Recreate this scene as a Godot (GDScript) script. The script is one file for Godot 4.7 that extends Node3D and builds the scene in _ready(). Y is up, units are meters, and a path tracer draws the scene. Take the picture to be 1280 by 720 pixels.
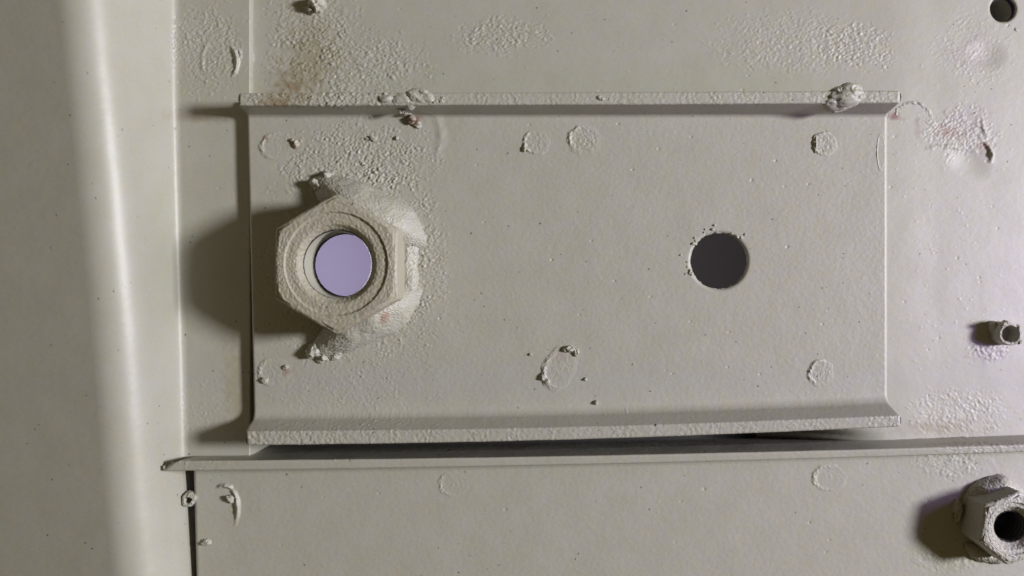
extends Node3D
# Close-up of the inside of a painted sheet-steel body: a channel bracket with a welded nut,
# a folded sheet below it, a formed panel on the left.
# Panel coordinates: x to the right, y downwards from the upper edge of the view, h towards the viewer,
# in units of 0.12 mm; h = 0 is the web of the channel.
const U := 0.00012
const MW := 1360
const MH := 800

var relief := PackedFloat32Array()
var paint: StandardMaterial3D
var rng := RandomNumberGenerator.new()
var lumps := FastNoiseLite.new()
var fine := FastNoiseLite.new()
var used_names := {}


func pt(x: float, y: float, h: float) -> Vector3:
	return Vector3((x - 640.0) * U, (360.0 - y) * U, h * U)


func _ready() -> void:
	# ---- camera, surrounding light, lamps, exposure
	var cam := Camera3D.new()
	cam.name = "camera"
	cam.keep_aspect = Camera3D.KEEP_HEIGHT
	cam.position = Vector3(0, 0, 1108.0 * U)
	cam.near = 0.005
	cam.far = 5.0
	var lens := CameraAttributesPhysical.new()
	lens.frustum_focal_length = 36.93
	lens.exposure_aperture = 11.0
	lens.frustum_focus_distance = 1090.0 * U
	lens.frustum_near = 0.005
	lens.frustum_far = 5.0
	cam.attributes = lens
	add_child(cam)
	cam.fov = rad_to_deg(2.0 * atan(360.0 / 1108.0))
	cam.current = true

	var env := Environment.new()
	env.background_mode = Environment.BG_COLOR
	env.background_color = Color(0.60, 0.535, 0.385)
	env.background_energy_multiplier = 0.32
	env.tonemap_mode = Environment.TONE_MAPPER_LINEAR
	env.tonemap_exposure = 0.95
	env.sdfgi_enabled = true
	env.ssao_enabled = true
	env.ssil_enabled = true
	var we := WorldEnvironment.new()
	we.name = "surroundings"
	we.environment = env
	add_child(we)

	var key := OmniLight3D.new()
	key.name = "side_lamp"
	key.light_color = Color(0.985, 0.98, 0.995)
	key.light_energy = 0.84
	key.light_size = 0.06
	key.omni_range = 3.0
	key.omni_attenuation = 2.0
	key.shadow_enabled = true
	key.position = pt(6000, -150, 3560)
	add_child(key)

	var violet := OmniLight3D.new()  # added light, gives the right side its lavender tint
	violet.name = "added_violet_light"
	violet.light_color = Color(0.74, 0.62, 1.0)
	violet.light_energy = 0.0031
	violet.light_size = 0.012
	violet.omni_range = 2.0
	violet.omni_attenuation = 2.0
	violet.shadow_enabled = true
	violet.position = pt(1780, 400, 450)
	add_child(violet)

	var inner := OmniLight3D.new()
	inner.name = "inner_lamp"
	inner.light_color = Color(0.96, 0.93, 1.0)
	inner.light_energy = 0.0016
	inner.light_size = 0.01
	inner.omni_range = 1.0
	inner.omni_attenuation = 2.0
	inner.shadow_enabled = true
	inner.position = pt(250, 330, -250)
	add_child(inner)

	# ---- shared relief and paint
	rng.seed = 7
	lumps.seed = 3
	lumps.noise_type = FastNoiseLite.TYPE_SIMPLEX
	lumps.frequency = 0.06
	lumps.fractal_type = FastNoiseLite.FRACTAL_FBM
	lumps.fractal_octaves = 3
	fine.seed = 11
	fine.noise_type = FastNoiseLite.TYPE_SIMPLEX
	fine.frequency = 0.22
	fine.fractal_octaves = 2
	make_relief()
	make_paint()

	# ---- large sheets
	build_inner_shell()
	build_base_sheet()
	build_formed_panel()
	build_lower_sheet()
	# ---- objects on them
	build_channel()
	build_weld_nut()
	build_small_nut()
	build_tube()
	build_gap_ring()


# =====================================================================================================
# naming
func numbered(called: String) -> String:
	var n: int = used_names.get(called, 0)
	used_names[called] = n + 1
	return called if n == 0 else "%s_%03d" % [called, n]


func thing(called: String, label: String, category: String, at: Vector3, kind := "", group := "") -> Node3D:
	var o := Node3D.new()
	o.name = numbered(called)
	o.position = at
	o.set_meta("label", label)
	if category != "":
		o.set_meta("category", category)
	if kind != "":
		o.set_meta("kind", kind)
	if group != "":
		o.set_meta("group", group)
	add_child(o)
	return o


# a mesh given in scene space becomes a part of a thing
func part(called: String, arrays: Array, parent: Node3D, m: Material = null, label := "") -> MeshInstance3D:
	var base := Vector3.ZERO
	var p: Node = parent
	while p is Node3D and p != self:
		base += (p as Node3D).position
		p = p.get_parent()
	var v: PackedVector3Array = arrays[Mesh.ARRAY_VERTEX]
	if base != Vector3.ZERO:
		for i in v.size():
			v[i] -= base
		arrays[Mesh.ARRAY_VERTEX] = v
	var am := ArrayMesh.new()
	am.add_surface_from_arrays(Mesh.PRIMITIVE_TRIANGLES, arrays)
	am.surface_set_material(0, m if m else paint)
	var mi := MeshInstance3D.new()
	var n := 0
	var nm := called
	while parent.has_node(NodePath(nm)):
		n += 1
		nm = "%s_%03d" % [called, n]
	mi.name = nm
	mi.mesh = am
	if label != "":
		mi.set_meta("label", label)
	parent.add_child(mi, true)
	return mi


# =====================================================================================================
# relief of the paint: one height map over the whole panel, in panel units
func rel(x: float, y: float) -> float:
	var fx := clampf(x + 40.0, 0.0, MW - 1.01)
	var fy := clampf(y + 40.0, 0.0, MH - 1.01)
	var ix := int(fx)
	var iy := int(fy)
	fx -= ix
	fy -= iy
	var i := iy * MW + ix
	return lerpf(lerpf(relief[i], relief[i + 1], fx), lerpf(relief[i + MW], relief[i + MW + 1], fx), fy)


func bump(x: float, y: float, rx: float, ry: float, turn: float, hgt: float) -> void:
	var r := maxf(rx, ry)
	var c := cos(turn)
	var s := sin(turn)
	for iy in range(maxi(0, int(y + 40 - r)), mini(MH - 1, int(y + 41 + r)) + 1):
		for ix in range(maxi(0, int(x + 40 - r)), mini(MW - 1, int(x + 41 + r)) + 1):
			var dx := ix - 40 - x
			var dy := iy - 40 - y
			var a := (dx * c + dy * s) / rx
			var b := (-dx * s + dy * c) / ry
			var q := 1.0 - a * a - b * b
			if q > 0.0:
				relief[iy * MW + ix] += hgt * q * q * (1.0 if hgt < 0 or q < 0.5 else 1.0)


# a ragged ridge along a polyline of [x, y, half width, height]
func ridge(path: Array, rough := 0.3) -> void:
	for k in path.size() - 1:
		var a: Array = path[k]
		var b: Array = path[k + 1]
		var l := Vector2(b[0] - a[0], b[1] - a[1]).length()
		var n := maxi(1, int(l / 1.2))
		for i in n:
			var t := float(i) / n
			var w: float = lerpf(a[2], b[2], t) * rng.randf_range(1.0 - rough, 1.0 + rough)
			var hh: float = lerpf(a[3], b[3], t) * rng.randf_range(1.0 - rough, 1.0 + rough)
			bump(lerpf(a[0], b[0], t) + rng.randf_range(-1, 1) * rough, lerpf(a[1], b[1], t) + rng.randf_range(-1, 1) * rough, w, w, 0.0, hh * 0.55)


func arc(cx: float, cy: float, rx: float, ry: float, a0: float, a1: float, w: float, hgt: float, rough := 0.35) -> void:
	var p := []
	for i in 13:
		var t := i / 12.0
		var a := deg_to_rad(lerpf(a0, a1, t))
		var k := sin(t * PI) * 0.75 + 0.25
		p.append([cx + rx * cos(a), cy + ry * sin(a), w * (0.6 + 0.4 * k), hgt * k])
	ridge(p, rough)


# grains of weld dust under the paint: centre, radii, how many, grain radius, grain height
func dust(cx: float, cy: float, rx: float, ry: float, n: int, r0: float, r1: float, h0: float, h1: float) -> void:
	if rx < 200.0:
		var amp := 0.9 * (h0 + h1) * minf(1.0, n / (rx * ry * 0.18))
		for iy in range(maxi(0, int(cy + 40 - ry)), mini(MH, int(cy + 40 + ry))):
			for ix in range(maxi(0, int(cx + 40 - rx)), mini(MW, int(cx + 40 + rx))):
				var q := Vector2((ix - 40 - cx) / rx, (iy - 40 - cy) / ry).length()
				if q < 1.0:
					var fall := smoothstep(1.0, 0.45, q + 0.5 * lumps.get_noise_2d(ix * 0.5, iy * 0.5))
					relief[iy * MW + ix] += amp * 0.5 * fall * (fine.get_noise_2d(ix * 1.05, iy * 1.05) + 0.5 * lumps.get_noise_2d(ix * 1.9, iy * 1.9))
	for i in n * 2:
		var a := rng.randf() * TAU
		var q := sqrt(rng.randf()) * (0.55 + 0.45 * rng.randf())
		var x := cx + rx * q * cos(a)
		var y := cy + ry * q * sin(a)
		if lumps.get_noise_2d(x * 0.5, y * 0.5) < -0.22:
			continue
		var k := pow(rng.randf(), 3.0)
		var r := lerpf(r0 * 0.75, r1 * 0.72, k)
		bump(x, y, r, r * rng.randf_range(0.65, 1.0), rng.randf() * PI, 0.62 * lerpf(h0, h1, rng.randf() * 0.5 + k * 0.5))


func make_relief() -> void:
	relief.resize(MW * MH)
	var broad := FastNoiseLite.new()
	broad.seed = 21
	broad.frequency = 0.011
	broad.fractal_octaves = 2
	var peel := FastNoiseLite.new()
	peel.seed = 5
	peel.frequency = 0.07
	peel.fractal_octaves = 2
	var grain := FastNoiseLite.new()
	grain.seed = 9
	grain.frequency = 0.36
	grain.fractal_type = FastNoiseLite.FRACTAL_NONE
	for iy in MH:
		for ix in MW:
			relief[iy * MW + ix] = broad.get_noise_2d(ix, iy) * 0.3 + peel.get_noise_2d(ix, iy) * 0.06 + grain.get_noise_2d(ix, iy) * 0.045
	# weld dust round the nut
	dust(425, 320, 120, 150, 2300, 1.5, 3.2, 0.35, 1.2)
	dust(450, 200, 110, 60, 1500, 1.5, 3.4, 0.4, 1.3)
	dust(490, 320, 75, 160, 900, 1.5, 3.6, 0.4, 1.5)
	dust(470, 420, 150, 90, 500, 1.5, 3.0, 0.3, 1.0)
	dust(440, 500, 120, 45, 220, 1.5, 3.0, 0.4, 1.3)
	dust(530, 330, 34, 90, 420, 1.5, 3.4, 0.35, 1.2)
	# upper left
	dust(430, 75, 120, 55, 1500, 1.6, 3.6, 0.4, 1.4)
	dust(385, 25, 75, 55, 600, 1.6, 3.6, 0.4, 1.5)
	dust(265, 55, 50, 75, 620, 1.6, 3.4, 0.4, 1.5)
	dust(625, 38, 70, 28, 330, 1.7, 3.4, 0.5, 1.4)
	dust(260, 520, 45, 50, 90, 1.5, 2.8, 0.5, 1.3)
	# upper right
	dust(1000, 45, 125, 46, 1500, 1.5, 3.0, 0.25, 0.75)
	dust(1080, 50, 60, 40, 400, 1.6, 3.2, 0.3, 0.8)
	dust(1230, 55, 60, 60, 300, 1.6, 3.2, 0.2, 0.7)
	dust(1215, 160, 55, 40, 420, 1.6, 3.6, 0.3, 0.9)
	dust(1215, 520, 75, 34, 380, 1.6, 3.8, 0.25, 0.8)
	dust(1195, 588, 55, 26, 300, 1.7, 4.0, 0.3, 1.0)
	dust(1190, 708, 60, 24, 200, 1.7, 4.0, 0.3, 1.0)
	dust(1250, 440, 30, 18, 140, 1.7, 3.8, 0.3, 1.0)
	# stray grains everywhere
	dust(640, 360, 760, 470, 1300, 1.3, 2.3, 0.2, 0.9)
	dust(1180, 300, 120, 260, 200, 1.4, 3.0, 0.2, 0.8)
	for i in 110:   # pits
		bump(rng.randf_range(220, 1280), rng.randf_range(0, 720), rng.randf_range(1.2, 2.0), rng.randf_range(1.2, 2.0), 0.0, -rng.randf_range(0.8, 1.8))
	# scars: crescents and craters under the paint
	arc(288, 74, 16, 22, -75, 60, 3.0, 3.2)
	arc(272, 72, 13, 22, 110, 250, 3.0, 1.2)
	arc(303, 66, 5, 8, -160, 60, 2.6, 2.4)
	arc(276, 648, 18, 28, -70, 40, 3.0, 4.0, 0.2)
	arc(282, 655, 12, 20, -60, 60, 2.4, 2.0)
	ridge([[268, 622, 2.5, 1.5], [276, 620, 3, 3.5], [286, 622, 3.4, 5.0]], 0.3)
	bump(1226, 198, 36, 24, 0.5, -1.9)
	arc(1236, 192, 20, 22, -60, 20, 3.4, 3.4)
	arc(1196, 190, 30, 12, 200, 320, 3.6, 0.8, 0.8)
	arc(1256, 145, 12, 20, 90, 200, 3.0, 1.6)
	bump(1250, 60, 30, 24, 0.0, -2.0)
	# weld toe round the nut and blisters on the web
	arc(515, 170, 36, 44, -70, 50, 7.0, 0.3, 0.8)


func make_paint() -> void:
	var im := PackedByteArray()
	im.resize(MW * MH * 3)
	var tone := FastNoiseLite.new()
	tone.seed = 31
	tone.frequency = 0.016
	tone.fractal_octaves = 3
	var hue := FastNoiseLite.new()
	hue.seed = 37
	hue.frequency = 0.05
	hue.fractal_octaves = 3
	var base := Vector3(0.397, 0.388, 0.327)
	var r2 := RandomNumberGenerator.new()
	r2.seed = 99
	# patches of metal stain and of painted shade: x, y, radius x, radius y, colour, strength
	var stain_shade_patches := [
		[366, 92, 34, 20, Vector3(0.25, 0.20, 0.12), 0.55], [385, 60, 40, 45, Vector3(0.24, 0.22, 0.12), 0.5],
		[352, 104, 22, 10, Vector3(0.21, 0.14, 0.07), 0.45],
		[255, 143, 50, 9, Vector3(0.30, 0.24, 0.13), 0.3], [300, 480, 16, 60, Vector3(0.26, 0.20, 0.08), 0.3],  # shadows of the flange and bracket end, painted onto the strip
		[369, 180, 5, 6, Vector3(0.22, 0.12, 0.09), 0.6], [357, 462, 7, 6, Vector3(0.27, 0.16, 0.12), 0.6],
		[486, 372, 7, 8, Vector3(0.26, 0.13, 0.09), 0.6], [515, 148, 14, 8, Vector3(0.20, 0.12, 0.09), 0.8],
		[332, 172, 4, 4, Vector3(0.22, 0.12, 0.10), 0.6], [700, 445, 10, 10, Vector3(0.34, 0.28, 0.24), 0.4],
		[1250, 444, 24, 14, Vector3(0.29, 0.24, 0.34), 0.4], [1240, 44, 16, 14, Vector3(0.36, 0.29, 0.31), 0.35],
		[1228, 60, 26, 18, Vector3(0.31, 0.26, 0.28), 0.35], [1202, 160, 18, 10, Vector3(0.26, 0.17, 0.13), 0.7],
		[1222, 146, 36, 26, Vector3(0.31, 0.27, 0.28), 0.35], [1246, 178, 10, 9, Vector3(0.20, 0.13, 0.11), 0.7],
		[1128, 140, 12, 6, Vector3(0.19, 0.10, 0.09), 0.85], [1160, 152, 5, 16, Vector3(0.24, 0.18, 0.18), 0.5],
		[470, 345, 10, 40, Vector3(0.29, 0.24, 0.20), 0.3], [430, 285, 40, 10, Vector3(0.30, 0.27, 0.22), 0.3],
		[700, 476, 700, 24, Vector3(0.36, 0.36, 0.38), 0.25],  # bluish shade along the bottom flange, put into the colour
		[1190, 540, 60, 10, Vector3(0.26, 0.22, 0.14), 0.5],
	]
	var at := 0
	for iy in MH:
		for ix in MW:
			var n := tone.get_noise_2d(ix, iy)
			var q := hue.get_noise_2d(ix, iy)
			var k := 1.0 + 0.035 * n + r2.randf_range(-0.05, 0.05)
			im[at] = int(255.0 * pow(base.x * k * (1.0 + 0.02 * q), 0.4545))
			im[at + 1] = int(255.0 * pow(base.y * k, 0.4545))
			im[at + 2] = int(255.0 * pow(base.z * k * (1.0 - 0.08 * q + 0.03 * n), 0.4545))
			at += 3
	for s in stain_shade_patches:
		var rx: float = s[2]
		var ry: float = s[3]
		var col: Vector3 = s[4]
		for iy in range(maxi(0, int(s[1] + 40 - ry * 1.4)), mini(MH, int(s[1] + 40 + ry * 1.4))):
			for ix in range(maxi(0, int(s[0] + 40 - rx * 1.4)), mini(MW, int(s[0] + 40 + rx * 1.4))):
				var d := Vector2((ix - 40 - s[0]) / rx, (iy - 40 - s[1]) / ry).length()
				var w: float = clampf(1.15 - d + 0.6 * lumps.get_noise_2d(ix * 1.2, iy * 1.2), 0.0, 1.0) * s[5]
				if w > 0.0:
					var o := (iy * MW + ix) * 3
					im[o] = int(lerpf(im[o], 255.0 * pow(col.x, 0.4545), w))
					im[o + 1] = int(lerpf(im[o + 1], 255.0 * pow(col.y, 0.4545), w))
					im[o + 2] = int(lerpf(im[o + 2], 255.0 * pow(col.z, 0.4545), w))
	for i in 330:   # specks of dirt
		var x := r2.randi_range(60, MW - 4)
		var y := r2.randi_range(2, MH - 4)
		var dark := r2.randf_range(0.25, 0.8)
		for j in r2.randi_range(1, 3):
			var o := ((y + r2.randi_range(0, 1)) * MW + x + r2.randi_range(0, 1)) * 3
			for c in 3:
				im[o + c] = int(im[o + c] * dark)
	var image := Image.create_from_data(MW, MH, false, Image.FORMAT_RGB8, im)
	paint = StandardMaterial3D.new()
	paint.resource_name = "grey_beige_paint"
	paint.albedo_texture = ImageTexture.create_from_image(image)
	paint.roughness = 0.48
	paint.metallic_specular = 0.5


# =====================================================================================================
# sheet builder
func spans(list: Array) -> PackedFloat32Array:
	var r := PackedFloat32Array()
	for s in list:
		var n := maxi(1, int(ceil((s[1] - s[0]) / s[2])))
		for i in n:
			r.append(lerpf(s[0], s[1], float(i) / n))
	r.append(list[-1][1])
	return r


# pts: nx * ny points in panel coordinates (x, y, h), rows downwards. Returns a displaced grid.
func relieve(pts: PackedVector3Array, nx: int, ny: int, k: Vector2, amount := 1.0, off := PackedFloat32Array(), rough := 0.0) -> Dictionary:
	var p := PackedVector3Array()
	p.resize(nx * ny)
	var uv := PackedVector2Array()
	uv.resize(nx * ny)
	for r in ny:
		var up := maxi(r - 1, 0) * nx
		var dn := mini(r + 1, ny - 1) * nx
		for c in nx:
			var i := r * nx + c
			var du: Vector3 = pts[r * nx + mini(c + 1, nx - 1)] - pts[r * nx + maxi(c - 1, 0)]
			var dv: Vector3 = pts[dn + c] - pts[up + c]
			var q := pts[i]
			var n := Vector3(dv.x, -dv.y, dv.z).cross(Vector3(du.x, -du.y, du.z)).normalized()
			var rx := q.x + k.x * q.z
			var ry := q.y + k.y * q.z
			var d := rel(rx, ry) * amount
			if rough > 0.0:
				d += rough * lumps.get_noise_3d(q.x * 2.4, q.y * 2.4, q.z * 2.4)
			if off.size():
				d -= off[i]
			p[i] = Vector3(q.x + n.x * d, q.y - n.y * d, q.z + n.z * d)
			uv[i] = Vector2((rx + 40.5) / MW, (ry + 40.5) / MH)
	return {"p": p, "uv": uv, "nx": nx, "ny": ny}


# round holes [x, y, radius, edge rounding]: vertices just inside move onto the rim
func pierce(g: Dictionary, holes: Array) -> void:
	var p: PackedVector3Array = g.p
	var nx: int = g.nx
	var ny: int = g.ny
	var state := PackedByteArray()
	state.resize(nx * ny)
	for hole in holes:
		var c := Vector2(hole[0], hole[1])
		var rr: float = hole[2]
		var e: float = hole[3]
		var idx := PackedInt32Array()
		for i in nx * ny:
			var q := p[i]
			if absf(q.x - c.x) < rr + e and absf(q.y - c.y) < rr + e:
				var v := Vector2(q.x, q.y) - c
				var d := v.length()
				if d < rr + e:
					if d >= rr:
						var t := e - (d - rr)
						q.z -= (e - sqrt(maxf(e * e - t * t, 0.0))) * 0.9
						p[i] = q
					else:
						state[i] = 1
						idx.append(i)
		var snap := PackedInt32Array()
		for i in idx:
			var r := i / nx
			var cc := i % nx
			var edge := false
			for a in [-1, 0, 1]:
				for b in [-1, 0, 1]:
					var j := clampi(r + a, 0, ny - 1) * nx + clampi(cc + b, 0, nx - 1)
					if state[j] != 1:
						edge = true
			if edge:
				snap.append(i)
		for i in snap:
			var v := (Vector2(p[i].x, p[i].y) - c).normalized() * rr
			if e > 2.5:
				v *= 1.0 + 0.02 * lumps.get_noise_2d(c.x + v.x * 2.0, c.y + v.y * 2.0) + 0.01 * fine.get_noise_2d(v.x * 3.0, v.y * 3.0)
			p[i] = Vector3(c.x + v.x, c.y + v.y, p[i].z - e * 0.9)
		for i in snap:
			state[i] = 2
	g.p = p
	g.state = state


# arrays of the cells of rows r0..r1 and columns c0..c1
func cells(g: Dictionary, r0: int, r1: int, c0: int, c1: int) -> Array:
	var p: PackedVector3Array = g.p
	var guv: PackedVector2Array = g.uv
	var nx: int = g.nx
	var ny: int = g.ny
	var state: PackedByteArray = g.get("state", PackedByteArray())
	var w := c1 - c0 + 1
	var v := PackedVector3Array()
	var n := PackedVector3Array()
	var uv := PackedVector2Array()
	v.resize(w * (r1 - r0 + 1))
	n.resize(v.size())
	uv.resize(v.size())
	var ix := PackedInt32Array()
	var o := 0
	for r in range(r0, r1 + 1):
		var up := maxi(r - 1, 0) * nx
		var dn := mini(r + 1, ny - 1) * nx
		for c in range(c0, c1 + 1):
			var i := r * nx + c
			var du: Vector3 = p[r * nx + mini(c + 1, nx - 1)] - p[r * nx + maxi(c - 1, 0)]
			var dv: Vector3 = p[dn + c] - p[up + c]
			v[o] = pt(p[i].x, p[i].y, p[i].z)
			n[o] = Vector3(dv.x, -dv.y, dv.z).cross(Vector3(du.x, -du.y, du.z)).normalized()
			uv[o] = guv[i]
			o += 1
	for r in range(r0, r1):
		for c in range(c0, c1):
			if state.size():
				var a := r * nx + c
				if state[a] == 1 or state[a + 1] == 1 or state[a + nx] == 1 or state[a + nx + 1] == 1:
					continue
			var b := (r - r0) * w + c - c0
			ix.append_array([b, b + 1, b + w, b + 1, b + w + 1, b + w])
	var arrays := []
	arrays.resize(Mesh.ARRAY_MAX)
	arrays[Mesh.ARRAY_VERTEX] = v
	arrays[Mesh.ARRAY_NORMAL] = n
	arrays[Mesh.ARRAY_TEX_UV] = uv
	arrays[Mesh.ARRAY_INDEX] = ix
	return arrays


func whole(g: Dictionary) -> Array:
	return cells(g, 0, g.ny - 1, 0, g.nx - 1)


# a path of 2-D points with rounded corners: [a, b, radius], sampled with a given number of points per leg and corner
func rounded(points: Array, legs: Array, per_corner: int) -> PackedVector2Array:
	var out := PackedVector2Array()
	var cut := []
	var n := points.size()
	for i in n:
		var r: float = points[i][2] if points[i].size() > 2 else 0.0
		var here := Vector2(points[i][0], points[i][1])
		if r > 0.0 and i > 0 and i < n - 1:
			var a := (Vector2(points[i - 1][0], points[i - 1][1]) - here).normalized()
			var b := (Vector2(points[i + 1][0], points[i + 1][1]) - here).normalized()
			var half := acos(clampf(a.dot(b), -1, 1)) / 2.0
			var t := r / tan(half)
			var centre := here + (a + b).normalized() * r / sin(half)
			cut.append([here + a * t, here + b * t, centre, r])
		else:
			cut.append([here, here])
	for i in n:
		if cut[i].size() > 2:
			var ce: Vector2 = cut[i][2]
			var s: Vector2 = cut[i][0] - ce
			var e: Vector2 = cut[i][1] - ce
			var ang := s.angle_to(e)
			for k in per_corner:
				out.append(ce + s.rotated(ang * k / per_corner))
			out.append(cut[i][1])
		elif i == 0:
			out.append(cut[i][0])
		else:
			out.append(cut[i][0])
		if i < n - 1:
			var m: int = legs[i]
			for k in range(1, m):
				out.append((cut[i][1] as Vector2).lerp(cut[i + 1][0], float(k) / m))
	return out


# a surface closed round an axis: rings of points, each ring going anticlockwise as seen from the front
func lathe_like(f: Callable, n_around: int, n_along: int, rough: float, rough_scale: float, closed := true, coarse := 0.0) -> Array:
	# f(i_along 0..1, angle) -> Vector3 in panel coordinates; outside faces away from the axis for growing h
	var nx := n_around + 1
	var ny := n_along + 1
	var base := PackedVector3Array()
	base.resize(nx * ny)
	for r in ny:
		for c in nx:
			base[r * nx + c] = f.call(float(r) / n_along, TAU * (c % n_around if closed else c) / n_around)
	var p := PackedVector3Array()
	p.resize(nx * ny)
	for pass_ in 2:
		for r in ny:
			for c in nx:
				var i := r * nx + c
				if pass_ == 1:
					break
				var cl := (c - 1 + n_around) % n_around if closed else maxi(c - 1, 0)
				var cr := (c + 1) % n_around if closed else mini(c + 1, n_around)
				var du: Vector3 = base[r * nx + cr] - base[r * nx + cl]
				var dv: Vector3 = base[mini(r + 1, ny - 1) * nx + c] - base[maxi(r - 1, 0) * nx + c]
				var nn := Vector3(dv.x, -dv.y, dv.z).cross(Vector3(du.x, -du.y, du.z)).normalized()
				var q := base[i]
				var d := rough * (lumps.get_noise_3d(q.x * rough_scale, q.y * rough_scale, q.z * rough_scale) * 1.2 + 0.6 * fine.get_noise_3d(q.x * rough_scale, q.y * rough_scale, q.z * rough_scale))
				if coarse > 0.0:
					d += coarse * lumps.get_noise_3d(q.x * 0.45, q.y * 0.45, q.z * 0.45)
				p[i] = Vector3(q.x + nn.x * d, q.y - nn.y * d, q.z + nn.z * d)
	var v := PackedVector3Array()
	var n := PackedVector3Array()
	var uv := PackedVector2Array()
	v.resize(nx * ny)
	n.resize(nx * ny)
	uv.resize(nx * ny)
	for r in ny:
		for c in nx:
			var i := r * nx + c
			var cl := (c - 1 + n_around) % n_around if closed else maxi(c - 1, 0)
			var cr := (c + 1) % n_around if closed else mini(c + 1, n_around)
			var du: Vector3 = p[r * nx + cr] - p[r * nx + cl]
			var dv: Vector3 = p[mini(r + 1, ny - 1) * nx + c] - p[maxi(r - 1, 0) * nx + c]
			v[i] = pt(p[i].x, p[i].y, p[i].z)
			n[i] = Vector3(dv.x, -dv.y, dv.z).cross(Vector3(du.x, -du.y, du.z)).normalized()
			uv[i] = Vector2((p[i].x + 40.5) / MW, (p[i].y + 40.5 - p[i].z * 0.7) / MH)
	var ix := PackedInt32Array()
	for r in n_along:
		for c in n_around:
			var b := r * nx + c
			ix.append_array([b, b + 1, b + nx, b + 1, b + nx + 1, b + nx])
	var arrays := []
	arrays.resize(Mesh.ARRAY_MAX)
	arrays[Mesh.ARRAY_VERTEX] = v
	arrays[Mesh.ARRAY_NORMAL] = n
	arrays[Mesh.ARRAY_TEX_UV] = uv
	arrays[Mesh.ARRAY_INDEX] = ix
	return arrays


# profile [[radius, h], ...] turned about an axis at x, y; a profile that runs from the inside outwards faces the viewer
func turned(x: float, y: float, profile: Array, n_around: int, per: int, rough := 0.0, rough_scale := 2.0, wobble := 0.0) -> Array:
	var line := PackedVector2Array()
	for i in profile.size() - 1:
		for k in per:
			line.append(Vector2(profile[i][0], profile[i][1]).lerp(Vector2(profile[i + 1][0], profile[i + 1][1]), float(k) / per))
	line.append(Vector2(profile[-1][0], profile[-1][1]))
	var f := func(t: float, a: float) -> Vector3:
		var q := line[int(round(t * (line.size() - 1)))]
		var w := 1.0
		if wobble > 0.0:
			w += wobble * lumps.get_noise_3d(cos(a) * 14.0 + x, sin(a) * 14.0 + y, q.y * 0.4)
		return Vector3(x + q.x * w * cos(a), y + q.x * w * sin(a), q.y)
	return lathe_like(f, n_around, line.size() - 1, rough, rough_scale)


# an uneven blob sitting on a surface
func blob(x: float, y: float, h: float, rx: float, ry: float, rz: float, turn: float, uneven: float, n := 26) -> Array:
	var f := func(t: float, a: float) -> Vector3:
		var el := lerpf(PI / 2 - 0.02, -0.9, t)
		var d := Vector3(cos(el) * cos(a), cos(el) * sin(a), sin(el))
		var k := 1.0 + uneven * (1.1 * lumps.get_noise_3d(d.x * 9 + x, d.y * 9 + y, d.z * 9) + 0.12 * fine.get_noise_3d(d.x * 9 + x, d.y * 9 + y, d.z * 9))
		d *= k
		var e := Vector2(d.x * rx, d.y * ry).rotated(turn)
		return Vector3(x + e.x, y + e.y, h + d.z * rz)
	return lathe_like(f, n * 2, n, 0.4 if rz > 5.0 else 0.15, 5.0, true, 1.2 if rz > 6.0 else 0.0)


# weld bead: rounded, rippled body along a path of [x, y, h, half width, half height]
func bead(path: Array, n_along: int, n_around: int, uneven: float) -> Array:
	var f := func(t: float, a: float) -> Vector3:
		var s := t * (path.size() - 1)
		var i := mini(int(s), path.size() - 2)
		var k := s - i
		var q := []
		for j in 5:
			q.append(cubic_interpolate(path[i][j], path[i + 1][j], path[maxi(i - 1, 0)][j], path[mini(i + 2, path.size() - 1)][j], k))
		var along := Vector2(path[-1][0] - path[0][0], path[-1][1] - path[0][1]).normalized()
		var side := Vector2(-along.y, along.x)
		var end := sqrt(maxf(0.0, 1.0 - pow(absf(2.0 * t - 1.0), 2.4)))
		var noise := 1.0
		var c: float = signf(cos(a)) * pow(absf(cos(a)), 1.2) * q[3] * end * noise
		var u: float = signf(sin(a)) * pow(absf(sin(a)), 1.2) * q[4] * end * noise
		return Vector3(q[0] + side.x * c, q[1] + side.y * c, q[2] + u)
	return lathe_like(f, n_around, n_along, 0.75, 5.0, true, uneven)


# a spot weld: a shallow disc with an uneven rim, following the surface it lies on
func spot(x: float, y: float, h: float, rx: float, ry: float, turn: float, rim: float, rim_at: float, dish: float, rough: float, follow := true) -> Array:
	var f := func(t: float, a: float) -> Vector3:
		var q := (0.01 + 0.99 * t) * 1.25
		var w := 1.0 + 0.10 * lumps.get_noise_2d(cos(a) * 16 + x, sin(a) * 16 + y)
		var e := Vector2(cos(a) * rx * q * w, sin(a) * ry * q * w).rotated(turn)
		var ax := x + e.x
		var ay := y + e.y
		var side := 0.5 + 0.5 * cos(a - rim_at)
		var up := exp(-pow((q - 0.95) / 0.13, 2.0)) * rim * (0.06 + 0.94 * side * side) * (0.8 + 0.8 * lumps.get_noise_2d(ax * 2.5, ay * 2.5))
		var hh := up + (1.0 - smoothstep(0.75, 1.0, q)) * (dish + 0.22 * rough * (lumps.get_noise_2d(ax * 2.2, ay * 2.2) + 0.5 * fine.get_noise_2d(ax, ay)))
		hh += 0.10 - 0.32 * smoothstep(1.0, 1.25, q)
		return Vector3(ax, ay, h + hh + (rel(ax, ay) if follow else 0.0))
	return lathe_like(f, 72, 34, 0.0, 1.0)


# =====================================================================================================
# the setting
func slab(lo: Vector3, hi: Vector3, st: SurfaceTool) -> void:
	var b := BoxMesh.new()
	b.size = ((hi - lo) * U).abs()
	var mid := (lo + hi) / 2
	st.append_from(b, 0, Transform3D(Basis(), pt(mid.x, mid.y, mid.z)))


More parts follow.
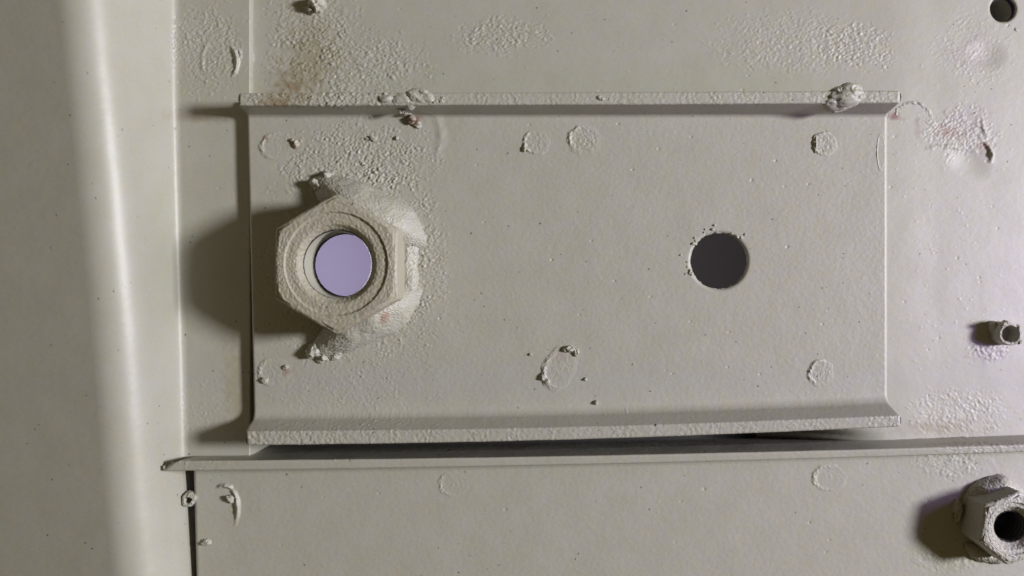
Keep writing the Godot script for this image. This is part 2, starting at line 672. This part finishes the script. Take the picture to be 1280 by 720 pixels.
func build_inner_shell() -> void:
	var t := thing("inner_panel", "smooth lilac grey sheet deep behind the holes, lit inside the big nut", "panel", pt(640, 360, -620), "structure")
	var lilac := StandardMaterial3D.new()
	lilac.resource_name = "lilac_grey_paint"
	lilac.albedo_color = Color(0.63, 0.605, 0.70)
	lilac.roughness = 0.7
	var st := SurfaceTool.new()
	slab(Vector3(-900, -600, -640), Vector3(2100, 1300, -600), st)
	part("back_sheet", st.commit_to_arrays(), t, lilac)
	var grey := StandardMaterial3D.new()
	grey.resource_name = "dark_grey_primer"
	grey.albedo_color = Color(0.70, 0.685, 0.66)
	grey.roughness = 0.8
	var s1 := SurfaceTool.new()
	slab(Vector3(760, 120, -440), Vector3(1500, 560, -420), s1)
	part("stiffener_rail", s1.commit_to_arrays(), t, grey)
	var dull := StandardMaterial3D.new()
	dull.resource_name = "light_block_dark"
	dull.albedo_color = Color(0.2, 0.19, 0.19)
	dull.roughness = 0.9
	for w in [[Vector3(-900, -600, -599), Vector3(-870, 1300, -30)], [Vector3(2070, -600, -599), Vector3(2100, 1300, -60)], [Vector3(-869, -600, -599), Vector3(2069, -570, -60)], [Vector3(-869, 1270, -599), Vector3(2069, 1300, -60)]]:  # unseen walls added to keep stray light out of the cavity
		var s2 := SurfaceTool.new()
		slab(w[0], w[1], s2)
		part("light_block_sheet", s2.commit_to_arrays(), t, dull)


func base_h(x: float, y: float) -> float:
	var h := -27.0 - 0.035 * maxf(0.0, x - 1118.0) * smoothstep(1118.0, 1190.0, x)
	# fold added behind the lower sheet to close the joint and keep its gap dark
	var open := 1.0 - smoothstep(900.0, 1120.0, x)
	h -= 110.0 * smoothstep(536.0, 552.0, y) * open
	h -= 60.0 * smoothstep(556.0, 575.0, y) * (1.0 - open)
	return h


func build_base_sheet() -> void:
	var t := thing("back_panel", "large flat painted sheet with rough dusty patches behind the bracket", "panel", pt(800, 100, -27), "structure")
	var xs := spans([[236, 1115, 1.45], [1115, 1300, 1.3], [1300, 2080, 30]])
	var ys := spans([[-580, -20, 30], [-20, 135, 1.3], [135, 500, 4.0], [500, 576, 1.3], [576, 620, 8]])
	# behind the bracket coarse cells do; to its right every cell is fine
	var make := func(cx: PackedFloat32Array, cy: PackedFloat32Array) -> Dictionary:
		var p := PackedVector3Array()
		p.resize(cx.size() * cy.size())
		var o := 0
		for y in cy:
			for x in cx:
				p[o] = Vector3(x, y, base_h(x, y))
				o += 1
		return relieve(p, cx.size(), cy.size(), Vector2.ZERO)
	var split := xs.find(1115.0)
	var left: Dictionary = make.call(xs.slice(0, split + 1), ys)
	pierce(left, [[436, 332, 58, 1], [899, 326, 46, 1]])
	var fold := 0
	while ys[fold] < 543.0:
		fold += 1
	part("sheet", cells(left, 0, fold, 0, left.nx - 1), t)
	var until := 0
	while xs[until] < 975.0:
		until += 1
	part("joint_fold", cells(left, fold, left.ny - 1, 0, until), t, shade_dark())  # shade of the gap painted near-black onto the fold
	part("joint_fold", cells(left, fold, left.ny - 1, until, left.nx - 1), t)
	var ys2 := spans([[-580, -20, 30], [-20, 576, 1.3], [576, 620, 8]])
	var right: Dictionary = make.call(xs.slice(split), ys2)
	pierce(right, [[1272, 1, 16.5, 3]])
	part("sheet", whole(right), t)
	part("hole_edge", turned(1272, 1, [[16.5, -90], [16.5, -43]], 60, 10, 0.3), t)
	# spatter and scars of its own
	part("weld_spatter", blob(391, -1, -24, 9, 12, 16, 0.3, 0.6), t)
	part("weld_spatter", blob(383, 5, -25, 7, 5, 9, 0.3, 0.6), t)
	part("weld_spatter", blob(1290, 25, -38, 7, 6, 5, 0.0, 0.5), t)
	part("spot_weld", spot(1155, 141, -29, 25, 20, 0.2, 3.2, -2.3, 0.3, 2.2), t)
	part("spot_weld", spot(1262, 40, -38.5, 16, 12, 0.3, 1.6, 2.0, -0.5, 1.8), t)


func build_formed_panel() -> void:
	var t := thing("formed_panel", "tall folded panel at the left edge with a bright rounded bend", "panel", pt(200, 360, -14))
	var coat := paint.duplicate() as StandardMaterial3D
	coat.resource_name = "smooth_paint"
	coat.roughness = 0.43
	coat.metallic_specular = 0.5
	var ys := spans([[-580, -20, 30], [-20, 740, 2.0], [740, 1290, 30]])
	var legs := [24, 46, 70, 8]
	var first: PackedVector2Array
	var p := PackedVector3Array()
	var nx := 0
	for y in ys:
		var v := clampf(y / 720.0, -0.4, 1.4)
		var top_x := lerpf(160, 209, v) + 5.0 * sin(clampf(v, 0, 1) * PI)
		var top_h := lerpf(112, 64, v)
		var foot_x := 212.0 + 11.0 * smoothstep(60.0, 640.0, y) + 9.0 * clampf((y - 590.0) / 130.0, 0.0, 1.5)
		var below := smoothstep(574.0, 586.0, y)
		var end_x := lerpf(308.5, foot_x + 3.0, below)
		var foot_h := lerpf(-14.0, -70.0, below)
		var far := -870.0
		var line := rounded([[far, top_h + 0.16 * (far - top_x)], [-60, top_h + 0.16 * (-60 - top_x)], [top_x, top_h, 46.0], [foot_x, -14.0, lerpf(12.0, 3.0, below)], [end_x, foot_h, lerpf(1.6, 1.0, below)], [end_x + 1.5, -150.0]], [10, 90, 44, 66, 14], 14)
		if nx == 0:
			nx = line.size()
		for q in line:
			p.append(Vector3(q.x, y, q.y))
	var g := relieve(p, nx, ys.size(), Vector2(-0.8, 0.0), 1.0)
	# columns: top face 0..100, bend, side wall, crease, foot, edge
	var c1 := 10 + 90 + 14
	var c2 := c1 + 44 + 8
	part("front_face", cells(g, 0, g.ny - 1, 0, c1), t, coat)
	part("side_wall", cells(g, 0, g.ny - 1, c1, c2), t, coat)
	part("foot_flange", cells(g, 0, g.ny - 1, c2, nx - 1), t, coat)


func lower_edge(x: float) -> float:   # where the outer top edge of the lower sheet's flange runs
	var d := x - 235.0
	return 569.0 - 0.0065 * d - 0.0000125 * d * d


func build_lower_sheet() -> void:
	var t := thing("lower_sheet", "flat sheet along the bottom edge with a turned-up flange below the bracket", "panel", pt(740, 640, -12))
	var xs := spans([[206, 246, 1.3], [246, 1300, 1.4], [1300, 2080, 30]])
	var rows := 0
	var cols := []
	for x in xs:
		var xx := clampf(x, 100.0, 1400.0)
		var e := lower_edge(xx)
		var k := clampf((xx - 235.0) / 1000.0, 0.0, 1.0)
		var th := lerpf(12.5, 9.5, k)
		var lean := lerpf(2.0, -4.0, k)
		var low := 1.0
		cols.append(rounded([[e + 14.0, -150.0], [e + 3.0 + lean * 0.6, -26, 2.0], [e, 37, 2.2], [e + th, 35.5, 2.5], [e + th - 1.0, -12, 7.0], [760, -12], [1290, -12]], [8, 28, 6, 20, 110, 10], 6))
		rows = cols[-1].size()
	var nx := xs.size()
	var p := PackedVector3Array()
	p.resize(nx * rows)
	var off := PackedFloat32Array()
	off.resize(nx * rows)
	for r in rows:
		for c in nx:
			var q: Vector2 = cols[c][r]
			# left end: the flat starts at x = 240, the flange end is cut at a slant and reaches further out at its tip
			var x: float = xs[c]
			var start := 238.0 - 0.0 * q.y
			if q.x > lower_edge(x) + 14.0:
				start = 236.5 + 0.027 * (q.x - 590.0)
			else:
				start = lerpf(238.0, lerpf(233.0, 217.0, clampf((q.x - lower_edge(x)) / 12.0, 0.0, 1.0)), clampf((q.y + 12.0) / 46.0, 0.0, 1.0))
			var t01 := (x - 206.0) / 40.0
			var gx := x if x >= 246.0 else lerpf(start - 4.0, 246.0, t01)
			var d := gx - start
			if d < 5.0:
				var s := 5.0 - clampf(d, 0.0, 5.0)
				off[r * nx + c] = 5.0 - sqrt(maxf(25.0 - s * s, 0.0))
				if d <= 0.0:
					off[r * nx + c] = 5.8 if q.x < lower_edge(x) + 14.0 else 40.0
			p[r * nx + c] = Vector3(gx if gx > start else start - 0.02 * (start - gx), q.x, q.y)
	var g := relieve(p, nx, rows, Vector2(0, -0.9), 1.0, off, 0.12)
	pierce(g, [[1248, 651, 24, 1]])
	var r1 := 8 + 6 + 28 + 6 + 6 + 6 + 20 + 3
	part("flange", cells(g, 0, r1, 0, nx - 1), t)
	part("sheet_face", cells(g, r1, rows - 1, 0, nx - 1), t)
	part("spot_weld", spot(566, 608, -12, 18, 15, 0.0, 0.9, 3.0, 0.0, 0.5), t)
	part("spot_weld", spot(1041, 600, -12, 20, 16, 0.0, 1.3, 3.4, 0.0, 0.7), t)
	part("weld_spatter", blob(254, 681, -12, 6, 5, 6, 0.0, 0.45), t)
	part("weld_spatter", blob(285, 626, -11, 6, 4, 6, 0.5, 0.5), t)


# =====================================================================================================
func build_channel() -> void:
	var t := thing("channel_bracket", "wide shallow channel bracket with two raised flanges carrying the big nut", "bracket", pt(710, 330, 0))
	# cross-sections at the left and right end, from the top outer face over both flanges to the bottom outer face
	var legs := [16, 11, 22, 290, 22, 11, 16]
	var left := rounded([[131, -22], [124.5, 40, 2.6], [140.0, 40.5, 2.2], [143.5, 0, 6], [521, 0, 13.0], [533.0, 41, 2.2], [550.0, 40, 2.6], [543, -22]], legs, 7)
	var right := rounded([[130, -22], [121.5, 40, 2.6], [137.0, 40.5, 2.2], [143.5, 0, 6], [501, 0, 13.0], [513.5, 41, 2.2], [527.5, 40, 2.6], [521, -22]], legs, 7)
	var rows := left.size()
	var us := spans([[-26, -4, 2.0], [-4, 30, 1.3], [30, 770, 1.25], [770, 806, 1.2], [806, 830, 2.0]])   # distance from the left end
	var nx := us.size()
	var p := PackedVector3Array()
	p.resize(nx * rows)
	var off := PackedFloat32Array()
	off.resize(nx * rows)
	for r in rows:
		var in_web := smoothstep(0.0, 1.0, 1.0 - (left[r].y - 3.0) / 6.0) if r > 16 + 7 + 11 + 7 + 22 and r < rows - (16 + 7 + 11 + 7 + 22) else 0.0
		for c in nx:
			var u: float = us[c]
			var len := 801.5 - (left[r].x - 130.0) * 0.022
			# the corners of the flanges are cut round
			var inset := 0.0
			if left[r].y > 18.0:
				inset = pow((left[r].y - 18.0) / 22.0, 3.0) * 2.0
			var x0 := 308.5 + (left[r].x - 130.0) * 0.022 + inset
			var x1 := 1110.5 - inset * 0.5
			var uu := u
			if u > 770.0:
				uu = 770.0 + (u - 770.0) * (x1 - x0 - 770.0) / (801.5 - 770.0) if u < 801.5 else x1 - x0
			var x := x0 + clampf(uu, 0.0, x1 - x0) + 0.02 * minf(u, 0.0) + 0.02 * maxf(u - 801.5, 0.0)
			var k := (x - 308.0) / 802.0
			var bow := sin(k * PI) * lerpf(0.5, 4.5, smoothstep(200.0, 480.0, left[r].x))
			var q := left[r].lerp(right[r], k)
			var d0 := x - x0
			var d1 := x1 - x
			var o := 0.0
			for d in [[d0, 3.0, -u], [d1, 5.0, u - 801.5]]:
				var e: float = d[1]
				if d[0] < e:
					var s: float = e - d[0]
					o = maxf(o, e - sqrt(maxf(e * e - s * s, 0.0)))
				if d[2] > 0.0:
					o = maxf(o, minf(e + d[2], 8.2 + 14.0 * in_web))
			off[r * nx + c] = o
			p[r * nx + c] = Vector3(x, q.x + bow, q.y)
	var g := relieve(p, nx, rows, Vector2(0.0, -0.9), 1.0, off, 0.12)
	# cut faces of the flanges are coarser than the rolled faces
	var gp: PackedVector3Array = g.p
	for r in rows:
		if left[r].y > 38.0:
			for c in nx:
				var q := gp[r * nx + c]
				var uneven := 0.2 + 1.2 * absf(lumps.get_noise_2d(q.x * 0.22, 900.0)) + 0.55 * smoothstep(600.0, 320.0, q.x)
				gp[r * nx + c] = q + uneven * Vector3(0, 0.3 * fine.get_noise_2d(q.x * 1.6, q.y), 0.5 * lumps.get_noise_2d(q.x * 2.3, q.y * 1.6) + 0.3 * fine.get_noise_2d(q.x * 1.3, q.y * 1.1))
	g.p = gp
	pierce(g, [[436, 332, 52, 1], [899, 326, 35, 4.6]])
	var b1 := 16 + 7 + 11 + 7 + 22 + 4
	var b2 := rows - 1 - b1
	part("flange", cells(g, 0, b1, 0, nx - 1), t)
	part("web_plate", cells(g, b1, b2, 0, nx - 1), t)
	part("flange", cells(g, b2, rows - 1, 0, nx - 1), t)
	part("hole_edge", turned(899, 326, [[43, -22], [42, -9], [35.6, -6], [35.2, -3.4]], 120, 6, 0.2, 2.5), t)
	# spot welds
	for s in [[346, 183, 20, 17, 0.0, 1.6, 3.3, 0.2, 0.9], [670, 178, 16, 14, 0.2, 1.9, 2.6, 0.1, 1.2], [730, 175, 20, 17, 0.1, 1.8, 3.4, 0.2, 2.0],
			[1031, 180, 15, 14, 0.0, 2.6, 3.3, 0.2, 1.4], [343, 465, 20, 17, 0.0, 1.6, 3.0, 0.2, 0.9], [1026, 466, 15, 16, 0.0, 2.0, 3.4, 0.2, 1.1],
			[700, 460, 19, 28, 0.45, 2.2, 2.6, 0.3, 1.0], [1101, 190, 5, 22, 0.0, 0.5, 3.1, 0.0, 0.2]]:
		part("spot_weld", spot(s[0], s[1], 0.0, s[2], s[3], s[4], s[5], s[6], s[7], s[8]), t)
	# spatter stuck to the flange and the web
	var drops := [[370, 180, 0, 4, 5, 5], [366, 176, 0, 3, 3, 4], [466, 173, 0, 5, 3.5, 5], [459, 174, 0, 3, 2, 3], [496, 173, 0, 2.5, 2.5, 3], [655, 186, 0, 3, 4, 4],
		[713, 436, 0, 6, 5, 7], [720, 441, 0, 3.5, 6, 5], [706, 437, 0, 4, 3, 4], [679, 471, 0, 3, 5, 5], [684, 477, 0, 3, 4, 4], [663, 443, 0, 2.2, 2.2, 3], [732, 474, 0, 2, 2, 3],
		[331, 475, 0, 5, 4, 6], [357, 459, 0, 4, 3, 4], [515, 150, 3, 5, 6, 6], [522, 156, 1, 5, 4, 4], [508, 142, 6, 6, 4, 6], [745, 503, 1, 3, 3, 3], [1019, 181, 0, 2.4, 9, 4],
		[510, 132, 38, 14, 7, 5], [524, 129, 39, 13, 8, 6], [538, 131, 38, 11, 7, 5], [500, 134, 36, 8, 5, 6], [547, 135, 35, 5, 5, 6], [516, 137, 32, 9, 6, 8], [488, 132, 38, 9, 6, 6], [556, 132, 36, 6, 6, 6], [530, 124, 39, 8, 5, 6], [505, 141, 22, 6, 5, 6],
		[749, 132, 36, 7, 5, 6], [757, 133, 35, 5, 4, 6],
		[1040, 130, 36, 24, 12, 10], [1026, 134, 34, 15, 7, 8], [1046, 123, 37, 17, 9, 11], [1058, 131, 33, 13, 8, 10], [1036, 138, 28, 17, 8, 10], [1033, 121, 38, 7, 5, 8], [1048, 117, 34, 9, 5, 9]]
	for d in drops:
		part("weld_spatter", blob(d[0], d[1], d[2], d[3], d[4], d[5], rng.randf() * 0.6 - 0.3, 0.45 if d[3] < 8 else 0.32, 14 if d[3] < 5 else 22), t)
	# chips round the rim of the open hole
	for i in 26:
		var a := deg_to_rad(rng.randf_range(150, 320))
		var r := 36.0 + absf(rng.randfn(0.0, 5.0))
		bump_chip(t, 899 + r * cos(a), 326 + r * sin(a))


func bump_chip(t: Node3D, x: float, y: float) -> void:
	var k := rng.randf_range(0.9, 2.2)
	part("paint_chip", blob(x, y, rel(x, y) - 0.3 - (2.0 if Vector2(x - 899, y - 326).length() < 37.5 else 0.0), k * 1.3, k, k, rng.randf() * PI, 0.5, 6), t)


# =====================================================================================================
func hex_radius(a: float, inr: float, turn: float) -> float:
	var s := 0.0
	for k in 6:   # soft maximum over the six flats rounds the corners a little
		s += pow(maxf(0.0, cos(a - turn - k * PI / 3.0)), 130.0)
	return inr / pow(s, 1.0 / 130.0)


func hex_nut(x: float, y: float, h0: float, h1: float, inr: float, turn: float, ring: float, bore: float, chamfer: float, rough: float, n_around: int) -> Array:
	var f := func(t: float, a: float) -> Vector3:
		var rr := hex_radius(a, inr, turn)
		var cone := maxf(0.0, rr - inr * 1.03) * 0.5
		var edge := h1 - cone
		var r: float
		var h: float
		if t < 0.3:
			var s := t / 0.3
			# chamfered mouth, then the washer face up to the ring step
			if s < 0.35:
				var q := s / 0.35
				r = lerpf(bore, chamfer, q)
				h = h1 - 3.0 - (chamfer - r) * 1.3
			else:
				r = lerpf(chamfer, ring, (s - 0.35) / 0.65)
				h = h1 - 3.0 + 0.6 * smoothstep(chamfer, chamfer + 4.0, r)
		elif t < 0.36:
			var s := (t - 0.3) / 0.06
			r = ring + 2.5 * s
			h = h1 - 2.4 + 2.4 * smoothstep(0.0, 1.0, s) + 0.9 * sin(s * PI)
		elif t < 0.6:
			var s := (t - 0.36) / 0.24
			r = lerpf(ring + 2.5, rr - 4.5, s)
			h = h1 - maxf(0.0, r - inr * 1.03) * 0.5
		elif t < 0.68:
			var s := (t - 0.6) / 0.08 * PI / 2
			r = rr - 4.5 + 4.5 * sin(s)
			h = edge - 4.0 + 4.0 * cos(s)
		else:
			var s := (t - 0.68) / 0.32
			r = rr
			h = lerpf(edge - 4.0, h0, s)
		return Vector3(x + r * cos(a), y + r * sin(a), h)
	return lathe_like(f, n_around, 110, rough, 3.4)


func thread(x: float, y: float, r: float, h0: float, h1: float, pitch: float, depth: float, n_along: int) -> Array:
	# from the mouth inwards seen along the axis: rows run from deep to shallow
	var f := func(t: float, a: float) -> Vector3:
		var h := lerpf(h0, h1, t)
		var ph := h / pitch + a / TAU
		var q := r + depth * (absf(2.0 * (ph - floorf(ph)) - 1.0) - 0.5)
		return Vector3(x + q * cos(a), y + q * sin(a), h)
	return lathe_like(f, 120, n_along, 0.25, 3.0)


func build_weld_nut() -> void:
	var nut_paint := paint.duplicate() as StandardMaterial3D
	nut_paint.resource_name = "dirty_paint"
	nut_paint.albedo_color = Color(0.97, 0.955, 0.92)
	var t := thing("weld_nut", "large hexagonal weld nut with a lilac lit bore and two pale weld beads", "nut", pt(436, 332, 0), "", "weld nuts on the sheets")
	part("hex_body", hex_nut(436, 332, -1.0, 81.0, 71.0, 0.0, 59.0, 40.5, 46.5, 0.6, 320), t, nut_paint)
	part("thread", thread(436, 332, 39.6, 22, 71, 9.0, 1.6, 60), t)
	part("bore_sleeve", turned(436, 332, [[54, -26], [54, 12], [38.0, 17], [38.0, 22], [40.2, 24]], 120, 6, 0.35), t, shade_dark())  # dark ring round the bore is shade put into the colour
	part("weld_bead", bead([[392, 224, 0, 14, 14], [408, 234, 0, 24, 28], [436, 250, 0, 29, 42], [471, 270, 0, 31, 45], [496, 285, 0, 31, 40], [509, 292, 0, 26, 31], [521, 299, 0, 20, 19], [532, 305, 0, 13, 8]], 190, 150, 1.5), t)
	part("weld_bead", bead([[390, 440, 0, 14, 14], [408, 430, 0, 22, 24], [436, 414, 0, 27, 36], [471, 394, 0, 29, 40], [493, 381, 0, 27, 34], [506, 373, 0, 22, 25], [517, 367, 0, 17, 15], [527, 361, 0, 11, 7]], 190, 150, 1.7), t)
	part("weld_bead", bead([[513, 272, 0, 8, 8], [511, 296, 0, 12, 11], [510, 332, 0, 13, 9], [510, 366, 0, 12, 11], [512, 392, 0, 8, 8]], 130, 80, 3.0), t)
	for d in [[398, 232, 2, 10, 9, 14], [412, 224, 1, 9, 8, 12], [392, 438, 1, 10, 10, 12], [402, 446, 0, 8, 7, 9], [418, 442, 0, 10, 8, 8]]:
		part("weld_spatter", blob(d[0], d[1], d[2], d[3], d[4], d[5], 0.3, 0.5), t)


func build_small_nut() -> void:
	var t := thing("weld_nut", "smaller rough hexagonal nut cut off by the lower right corner", "nut", pt(1248, 651, -12), "", "weld nuts on the sheets")
	part("hex_body", hex_nut(1248, 651, -13.0, 37.0, 39.5, 0.16, 30.5, 19.5, 26.5, 0.6, 240), t)
	part("thread", thread(1248, 651, 19.0, -14, 26, 7.0, 1.4, 70), t, shade_dark())  # bore coloured near-black in place of its deep shade
	part("bore_sleeve", turned(1248, 651, [[24, -60], [24, -19], [20.5, -14]], 60, 8, 0.2), t, shade_dark())
	part("weld_bead", bead([[1208, 632, -12, 8, 8], [1220, 622, -12, 12, 14], [1240, 614, -12, 15, 20], [1262, 610, -12, 16, 22], [1286, 618, -12, 14, 18]], 110, 64, 2.5), t)
	part("weld_bead", bead([[1210, 684, -11, 8, 7], [1224, 692, -11, 9, 9], [1249, 699, -11, 10, 10], [1275, 696, -11, 10, 10]], 110, 64, 2.5), t)
	for d in [[1203, 640, -12, 7, 14, 7]]:
		part("weld_spatter", blob(d[0], d[1], d[2], d[3], d[4], d[5], 0.3, 0.5), t)


func plain_paint() -> StandardMaterial3D:
	var m := StandardMaterial3D.new()
	m.resource_name = "plain_paint"
	m.albedo_color = Color(0.396, 0.386, 0.326).linear_to_srgb()
	m.roughness = 0.45
	return m


func shade_dark() -> StandardMaterial3D:
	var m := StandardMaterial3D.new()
	m.resource_name = "painted_shade_dark"
	m.albedo_color = Color(0.045, 0.042, 0.04).linear_to_srgb()  # near-black albedo paints the shade of the gap and bores
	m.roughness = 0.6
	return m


func build_tube() -> void:
	var t := thing("tube_stub", "short open tube with a ragged rim standing near the right edge", "tube", pt(1269, 418, -39))
	part("tube_wall", turned(1269, 418, [[10.0, -90], [10.2, -22], [10.5, -11.5], [11.4, -9.6], [13.6, -10.0], [14.4, -12.0], [14.8, -32], [18.5, -42]], 96, 12, 0.7, 3.0, 0.10), t, plain_paint())
	for d in [[1259, 406, -11, 4, 3.5, 5], [1279, 410, -12, 3, 4, 4], [1281, 428, -13, 3, 4, 4], [1264, 404, -14, 5, 3, 6], [1258, 410, -30, 6, 8, 8]]:
		part("weld_spatter", blob(d[0], d[1], d[2], d[3], d[4], d[5], 0.0, 0.5, 12), t)


func build_gap_ring() -> void:
	var t := thing("small_ring", "tiny pale open ring bridging the narrow dark slit", "ring", pt(234, 625, -12))
	part("ring_body", turned(233.5, 627, [[4.6, -16], [4.2, -7], [5.2, -4.5], [7.4, -5.0], [8.8, -9], [9.2, -16]], 64, 10, 0.9, 3.5, 0.3), t)
